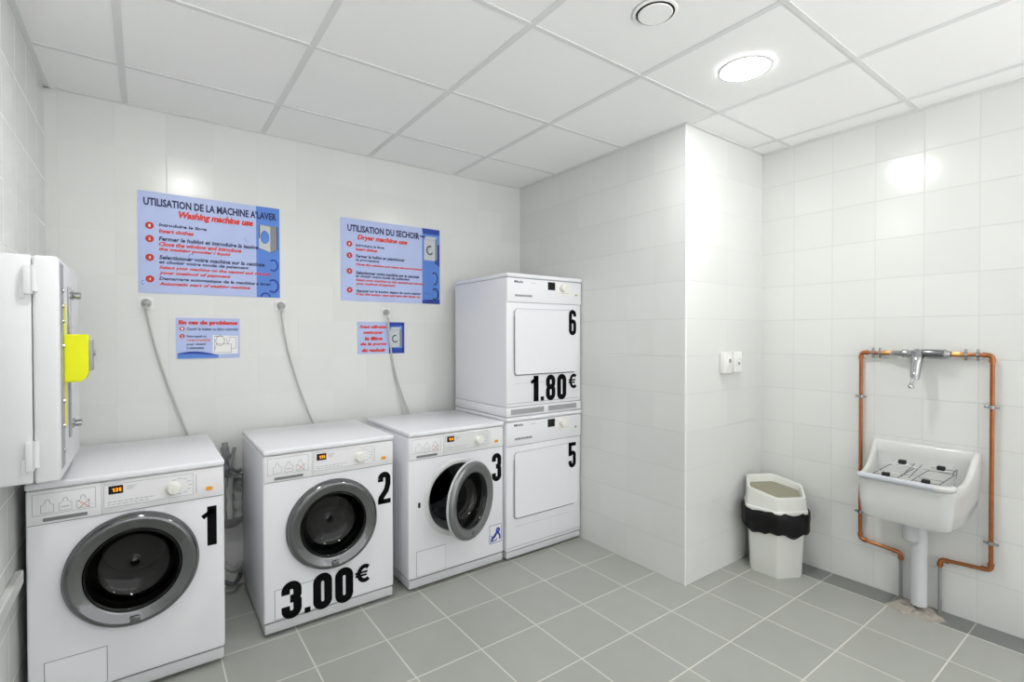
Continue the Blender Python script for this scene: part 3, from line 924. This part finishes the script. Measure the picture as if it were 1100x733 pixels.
tag(obj('power_cord', bm, M['cord'], smooth=60), 'thin pale cord left of the filter sign cord behind washing machine 3', 'power cord', 'grey cords hanging down behind the machines')

# ================================================================== PLUMBING BETWEEN MACHINES 1 AND 2
t = thing('water_valve', 'grey water valve with two taps in the gap between machines 1 and 2', 'valve', (.325, BY, .70))
bm = B(); cyl(bm, (0, 0, 0), (0, -.07, 0), .012); cyl(bm, (0, -.05, -.09), (0, -.05, .08), .014); cyl(bm, (0, -.05, .03), (0, -.05, .055), .02); cyl(bm, (0, -.05, -.05), (0, -.05, -.025), .021); cyl(bm, (-.0, -.05, -.08), (.03, -.05, -.10), .012); obj('valve_body', bm, M['greypipe'], t, smooth=40)
for z in (.02, -.05):
    bm = B(); cyl(bm, (0, -.05, z), (0, -.085, z), .008); lathe(bm, [(0, .022), (.012, .024), (.016, .018), (.018, 0)], (0, -.08, z), (0, -1, 0), 8); obj('tap_handle', bm, M['recess'], t, smooth=30)
t = thing('drain_siphon', 'corrugated grey U-shaped drain siphon between machines 1 and 2', 'siphon', (.345, BY, .45))
bm = B(); path = bend([(-.035, -.05, .12), (-.035, -.05, -.10), (.04, -.05, -.10), (.04, -.05, .10), (.045, -.03, .16)], .035, 8)
tube(bm, [p for k in range(len(path)-1) for p in [path[k].lerp(path[k+1], q/8) for q in range(8)]], lambda f: .021+.003*math.sin(f*420), 16); obj('siphon_pipe', bm, M['siphon'], t, smooth=60)
bm = B(); cyl(bm, (-.035, -.05, .10), (-.035, -.05, .15), .028); cyl(bm, (.04, -.05, -.02), (.04, -.05, .02), .027); cyl(bm, (-.035, -.05, .02), (-.035, 0, .02), .014); obj('coupling', bm, M['siphon'], t, smooth=40)
hl = ['dark grey hose curving down beside the siphon towards machine 2', 'ribbed grey hose lying low between machines 1 and 2', 'thin dark hose lowest in the gap between machines 1 and 2']
for k, (pts, r) in enumerate((([(.372, 3.005, .74), (.350, 2.935, .70), (.345, 2.915, .66), (.375, 2.95, .63), (.398, 3.01, .62)], .009),
                              ([(.28, 2.99, .20), (.31, 2.96, .16), (.35, 2.94, .12), (.385, 2.985, .11), (.398, 3.015, .12)], .014),
                              ([(.28, 2.96, .10), (.31, 2.93, .075), (.35, 2.91, .06), (.385, 2.985, .05), (.398, 3.015, .06)], .011))):
    bm = B(); tube(bm, pts, r, 12, 8); tag(obj('water_hose', bm, (M['recess'], M['siphon'], M['gasket'])[k], smooth=60), hl[k], 'hose', 'hoses between machines 1 and 2')

# ================================================================== SWITCHES
for x, lb, tp in ((2.661, 'white surface switch box nearer the column corner', 0), (2.762, 'white surface socket box beside the switch, nearer the bin', 1)):
    t = thing('switch_box', lb, 'switch', (x, CY, 1.180), group='pair of white boxes on the column')
    bm = B(); bx(bm, -.040, .040, -.034, 0, -.060, .060, .006, 3); obj('housing', bm, M['switch'], t, smooth=35)
    bm = B()
    if tp == 0:
        bx(bm, -.024, .024, -.040, -.033, -.030, .034, .003); obj('rocker', bm, M['switch'], t, smooth=35)
        bm = B(); bx(bm, -.008, .010, -.0415, -.039, .000, .022, .001); obj('rocker_mark', bm, M['recess'], t)
    else:
        lathe(bm, [(.033, .026), (.038, .026), (.038, .022), (.0352, .021), (.0350, 0)], (0, 0, 0), (0, -1, 0), 28); obj('socket_ring', bm, M['switch'], t, smooth=35)
        bm = B(); lathe(bm, [(.0348, .009), (.0362, .008), (.0362, 0)], (.004, 0, -.008), (0, -1, 0), 16); obj('socket_hole', bm, M['recess'], t)

# ================================================================== WASTE BIN
BC = Vector((2.895, 1.408, 0))
t = thing('waste_bin', 'white six-sided waste bin with black bag in the corner by the column', 'bin', BC)
def hexr(r, z, rot=211, bev=.10, sx=1.0):
    out = []
    for k in range(6):
        a = math.radians(rot+60*k)
        p = Vector((r*math.cos(a), r*math.sin(a), z))
        q0 = Vector((r*math.cos(a-PI/3), r*math.sin(a-PI/3), z)); q1 = Vector((r*math.cos(a+PI/3), r*math.sin(a+PI/3), z))
        for s in (0, .5, 1):
            A, Bq = p.lerp(q0, bev), p.lerp(q1, bev)
            out.append((A*(1-s)+p*s)*(1-s)+(p*(1-s)+Bq*s)*s)
    return out
bm = B(); loops(bm, [hexr(.143, 0), hexr(.148, .012), hexr(.163, .34)]); obj('body', bm, M['bin'], t, smooth=30)
bm = B()
def hz(r, z, tilt=.0):
    return [p+Vector((0, 0, tilt*(p.x*.45+p.y*.89))) for p in hexr(r, z)]
loops(bm, [hexr(.155, .345), hexr(.180, .352), hexr(.180, .372), hexr(.174, .378), hz(.168, .455, .20), hz(.168, .470, .20), hz(.165, .475, .20), hz(.154, .475, .20), hz(.151, .470, .20), hz(.146, .41, .12)], True, True, True)
lid = obj('lid', bm, M['bin'], t, smooth=30)
bm = B(); loops(bm, [hz(.1475, .436, .16), hz(.1475, .440, .16)]); obj('swing_flap', bm, M['olive'], lid)
bm = B()
rings = []
prf = [(.166, .345), (.186, .365), (.196, .350), (.199, .320), (.196, .285), (.197, .255), (.186, .243), (.168, .250), (.166, .262)]
for j, (r, z) in enumerate(prf):
    ring = []
    base = hexr(r, z, bev=.3)
    n = len(base)
    for i, p in enumerate(base):
        q = base[(i+1) % n]
        for s in range(5):
            pp = p.lerp(q, s/5)
            a = (i*5+s)
            k = 0 if j in (0,) else 1
            pp = pp*(1+.010*math.sin(a*.55+j*.4)+.006*math.sin(a*1.3+j*.8)) if k else pp
            pp.z = z + (.006*math.sin(a*.35)+.004*math.sin(a*.8+1))*k*(1 if j < 5 else 1.6)
            pp.x = min(pp.x, RX-BC.x-.004)
            ring.append(pp)
    rings.append(ring)
loops(bm, rings, True, False, False)
obj('bin_bag', bm, M['bag'], t, smooth=40)

# ================================================================== SINK
SY = .780
t = thing('utility_sink', 'white ceramic bucket sink hung on the right-hand wall', 'sink', (RX, SY, 0))
def plan(n=10):
    D = .33
    pts = [(0, -.215)]
    R_ = .05
    hwf = .185
    for k in range(1, 9): pts.append((D*k/9*.85, -(.215-.030*k/9)))
    for k in range(n+1):
        a = PI/2*k/n
        pts.append((D-R_+R_*math.sin(a), -(hwf-R_+R_*math.cos(a))))
    for k in range(1, 8): pts.append((D, -(hwf-R_)+2*(hwf-R_)*k/8))
    for k in range(n+1):
        a = PI/2*(1-k/n)
        pts.append((D-R_+R_*math.sin(a), (hwf-R_+R_*math.cos(a))))
    for k in range(8, 0, -1): pts.append((D*k/9*.85, (.215-.030*k/9)))
    pts.append((0, .215))
    for k in range(1, 9): pts.append((0, .215-.43*k/9))
    return pts
PL = plan()
def zr(d):
    if d < .015: return .795
    s = min(1, (d-.015)/.27)
    return .665+.13*(1-s)**2.9
def sring(off, zf, ysc=1.0, dmax=None, front=1.0):
    out = []
    for d, y in PL:
        dd = off+d*(1-2*off/.33)*front
        yy = y*(1-off/.2)*ysc
        out.append((-dd, yy, zf(d, y)))
    return out
def zlow(a, b_):
    return lambda d, y: b_+(a-b_)*max(0, 1-d/.14)
rings = [sring(.0, zlow(.535, .466), .78, front=.82), sring(0, zlow(.54, .470), .87, front=.945), sring(0, zlow(.548, .485), .92, front=.975), sring(0, zlow(.59, .55), .955, front=.99),
         sring(0, zlow(.64, .62), .975, front=.995), sring(0, lambda d, y: zr(d)-.012), sring(.004, lambda d, y: zr(d)-.002), sring(.010, lambda d, y: zr(d)), sring(.020, lambda d, y: zr(d)-.002),
         sring(.026, lambda d, y: zr(d)-.012), sring(.030, lambda d, y: .62 if zr(d) < .70 else zr(d)-.06), sring(.036, lambda d, y: .575), sring(.05, lambda d, y: .54), sring(.09, lambda d, y: .525)]
bm = B(); loops(bm, rings); obj('basin', bm, M['ceramic'], t, smooth=50)
bm = B(); tube(bm, [(-.334, -.125, .668), (-.336, 0, .668), (-.334, .165, .668)], .0135, 16); obj('rim_strip', bm, M['strip'], t, smooth=60)
bm = B(); tube(bm, bend([(-.302, -.178, .671), (-.330, -.172, .669), (-.336, -.120, .668)], .02), .0145, 16); obj('strip_end_cap', bm, M['ceramic'], t, smooth=60)
bm = B(); lathe(bm, [(0, .03), (.003, .03), (.004, .024), (.001, .02), (.001, 0)], (-.165, 0, .526), (0, 0, 1), 28); obj('drain_grate', bm, M['chrome'], t, smooth=30)

t = thing('bucket_rack', 'hinged wire bucket rack with four black rubber pads lying over the sink', 'rack', (RX-.28, SY, .68))
ox, oy, oz = RX-.28, SY, .68
def L_(x, y, z): return (x-ox, y-oy, z-oz)
for fy, ry in ((.847, .826), (.698, .680)):
    bm = B()
    a, b_ = L_(2.785, fy+.045, .680), L_(2.785, fy-.050, .680)
    c, d_ = L_(2.945, ry-.050, .702), L_(2.945, ry+.045, .702)
    tube(bm, bend([L_(2.77, fy+.048, .672), a, d_, c, b_, L_(2.77, fy-.052, .672)], .014),   .0019, 8)
    obj('wire_loop', bm, M['wire'], t, smooth=60)
    for (x, y, z) in ((2.794, fy, .682), (2.945, ry, .722)):
        bm = B(); bx(bm, x-ox-.012, x-ox+.012, y-oy-.015, y-oy+.015, z-oz-.011, z-oz+.009, .005, 3); obj('rubber_pad', bm, M['dark'], t, smooth=40)
        bm = B(); cyl(bm, L_(x, y-.046, z-.004), L_(x, y+.042, z-.004),   .0019, 8); obj('pad_wire', bm, M['wire'], t, smooth=40)
for x, z in ((2.825, .688), (2.905, .712)):
    bm = B(); cyl(bm, L_(x, .888, z), L_(x, .640, z), .0019, 8); obj('cross_wire', bm, M['wire'], t, smooth=40)
for y in (.790, .762):
    bm = B(); cyl(bm, L_(2.80, y, .682), L_(2.945, y-.012, .722), .0019, 8); obj('long_wire', bm, M['wire'], t, smooth=40)
bm = B(); tube(bm, [L_(2.945, .640, .702), L_(2.90, .615, .735), L_(2.84, .605, .715), L_(2.80, .605, .66)],   .0019, 8, 6); obj('side_hook', bm, M['wire'], t, smooth=60)

t = thing('drain_pipe', 'wide white plastic drain pipe from under the sink to the floor', 'pipe', (2.985, .775, 0))
bm = B(); cyl(bm, (.02, .0, .03), (.02, .0, .42), .032, 32); obj('pipe', bm, M['pvc'], t, smooth=40)
bm = B(); lathe(bm, [(0, .020), (.012, .031), (.06, .032), (.07, .034), (.125, .034)], (-.020, .022, .340), (0, 0, 1), 32, True, True); obj('coupling', bm, M['pvc'], t, smooth=40)

# ------------------------------------------------------------------ tap
t = thing('wall_tap', 'chrome wall-mounted mixer tap with a lever above the sink', 'tap', (3.045, .785, 1.243))
bm = B()
lathe(bm, [(0, .010), (.012, .013), (.045, .015), (.050, .02), (.07, .021), (.08, .018), (.14, .020), (.16, .023), (.215, .023), (.222, .019), (.235, .015)], (0, .120, 0), (0, -1, 0), 32, True, True)
lathe(bm, [(0, .019), (.03, .021), (.05, .024), (.062, .020), (.066, 0)], (.0, .0, 0), (-1, 0, .05), 32, True, False)
lathe(bm, [(0, .012), (.025, .014), (.03, .017), (.04, .017)], (.038, .055, 0), (-1, 0, 0), 24, True, True)
obj('body', bm, M['chrome'], t, smooth=40)
bm = B(); tube(bm, [(-.030, 0, -.005), (-.052, .0, -.035), (-.066, .0, -.075), (-.076, .0, -.105), (-.08, .002, -.118)], lambda f: .025-.008*f, 20, 5); obj('spout', bm, M['chrome'], t, smooth=60)
bm = B(); tube(bm, [(-.082, .004, -.115), (-.088, .010, -.135), (-.090, .012, -.150)], .007, 12, 3); lathe(bm, [(0, .009), (.004, .012), (.014, .012), (.016, .009)], (-.090, .012, -.148), (0, 0, -1), 20, True, True); obj('nozzle', bm, M['chrome'], t, smooth=40)
bm = B(); rr = []
for s in range(9):
    f = s/8
    cx_, cy_, cz_ = -.034+.0*f, .0-.095*f, .006-.004*f
    hw_, hh_ = .012+.004*math.sin(PI*f), .016+.003*math.sin(PI*f)
    rr.append([(cx_+hw_*math.cos(2*PI*k/16), cy_, cz_+hh_*math.sin(2*PI*k/16)) for k in range(16)])
loops(bm, rr); obj('lever', bm, M['wire'], t, smooth=50)

# ------------------------------------------------------------------ copper pipes
PX = 3.060
def clipm(t, p, ax):
    bm = B()
    x, y, z = p
    if ax == 'z':
        lathe(bm, [(-.007, .0115), (.007, .0115)], (x, y, z), (0, 0, 1), 20, True, True)
        bx(bm, x-.004, x+.004, y-.026, y+.026, z-.005, z+.005, .001)
    else:
        lathe(bm, [(-.007, .0115), (.007, .0115)], (x, y, z), (0, 1, 0), 20, True, True)
        bx(bm, x-.004, x+.004, y-.005, y+.005, z-.026, z+.026, .001)
    cyl(bm, (x, y, z), (RX-PX+x-.0005, y, z), .005, 10)
    obj('pipe_clip', bm, M['chrome'], t, smooth=40)
def elbow(t, p, d1, d2):
    p = Vector(p); a = p+Vector(d1)*.028; b_ = p+Vector(d2)*.028
    bm = B(); tube(bm, bend([a, p, b_], .02, 6), .0108, 16); 
    for q, d in ((a, d1), (b_, d2)): cyl(bm, q-Vector(d)*.004, q+Vector(d)*.004, .0124, 16)
    obj('elbow', bm, M['copper'], t, smooth=50)
def copper(label, y0, yt, zb, yin, side):
    t = thing('copper_pipe', label, 'pipe', (PX, y0, 0), group='copper pipes feeding the tap')
    yl = lambda y: y-y0
    bm = B(); tube(bm, bend([(0, yl(yt), 1.243), (0, 0, 1.243), (0, 0, zb), (0, yl(yin), zb-.012), (0, yl(yin), zb-.05)], .02, 6), .0088, 16); obj('pipe', bm, M['copper'], t, smooth=50)
    bm = B(); cyl(bm, (0, yl(yt)-.002*side, 1.243), (0, yl(yt)+.03*side, 1.243), .0135, 6); cyl(bm, (0, yl(yt)+.03*side, 1.243), (0, yl(yt)+.045*side, 1.243), .0125, 16); obj('union_nut', bm, M['brass'], t, smooth=20)
    s = Vector((0, -side, 0)); 
    elbow(t, (0, 0, 1.243), (0, 0, -1), s); elbow(t, (0, 0, zb), (0, 0, 1), -s if side > 0 and yin > y0 else (Vector((0, 1, 0)) if yin > y0 else Vector((0, -1, 0))))
    elbow(t, (0, yl(yin), zb-.012), (0, 1, 0) if yin < y0 else (0, -1, 0), (0, 0, -1))
    bm = B(); cyl(bm, (0, yl(yin), zb-.04), (0, yl(yin), .0), .0078, 12); obj('floor_riser', bm, M['greypipe'], t, smooth=40)
    clipm(t, (0, 0, 1.01), 'z'); clipm(t, (0, 0, .395), 'z')
    return t, yl
def elbow_dir(y0, y1): return (0, 1, 0) if y1 > y0 else (0, -1, 0)
t, yl = copper('copper pipe looping down on the left of the sink', 1.040, .900, .250, .862, 1)
clipm(t, (0, yl(.985), 1.243), 'y'); clipm(t, (0, yl(.925+.03), 1.243), 'y')
t, yl = copper('copper pipe looping down on the right of the sink', .530, .670, .272, .708, -1)
clipm(t, (0, yl(.640-.02), 1.243), 'y'); clipm(t, (0, yl(.578), 1.243), 'y')

# mortar patch round the pipes
bm = B()
N_ = 44
rings = []
for j, (s, h) in enumerate(((1.0, .0), (.96, .008), (.86, .017), (.6, .022), (.3, .019), (.05, .014))):
    ring = []
    for k in range(N_):
        a = 2*PI*k/N_
        rr_ = (1+.10*math.sin(3*a+1)+.07*math.sin(7*a)+.05*math.sin(13*a+2))*s
        ring.append((2.985+min(.100, .072*rr_*math.cos(a)), .785+.105*rr_*math.sin(a), max(0, h+(random.uniform(-.006, .007) if j > 0 else 0))))
    rings.append(ring)
loops(bm, rings)
tag(obj('mortar_patch', bm, M['mortar'], smooth=30), 'rough broken mortar patch on the floor around the sink pipes', 'mortar')
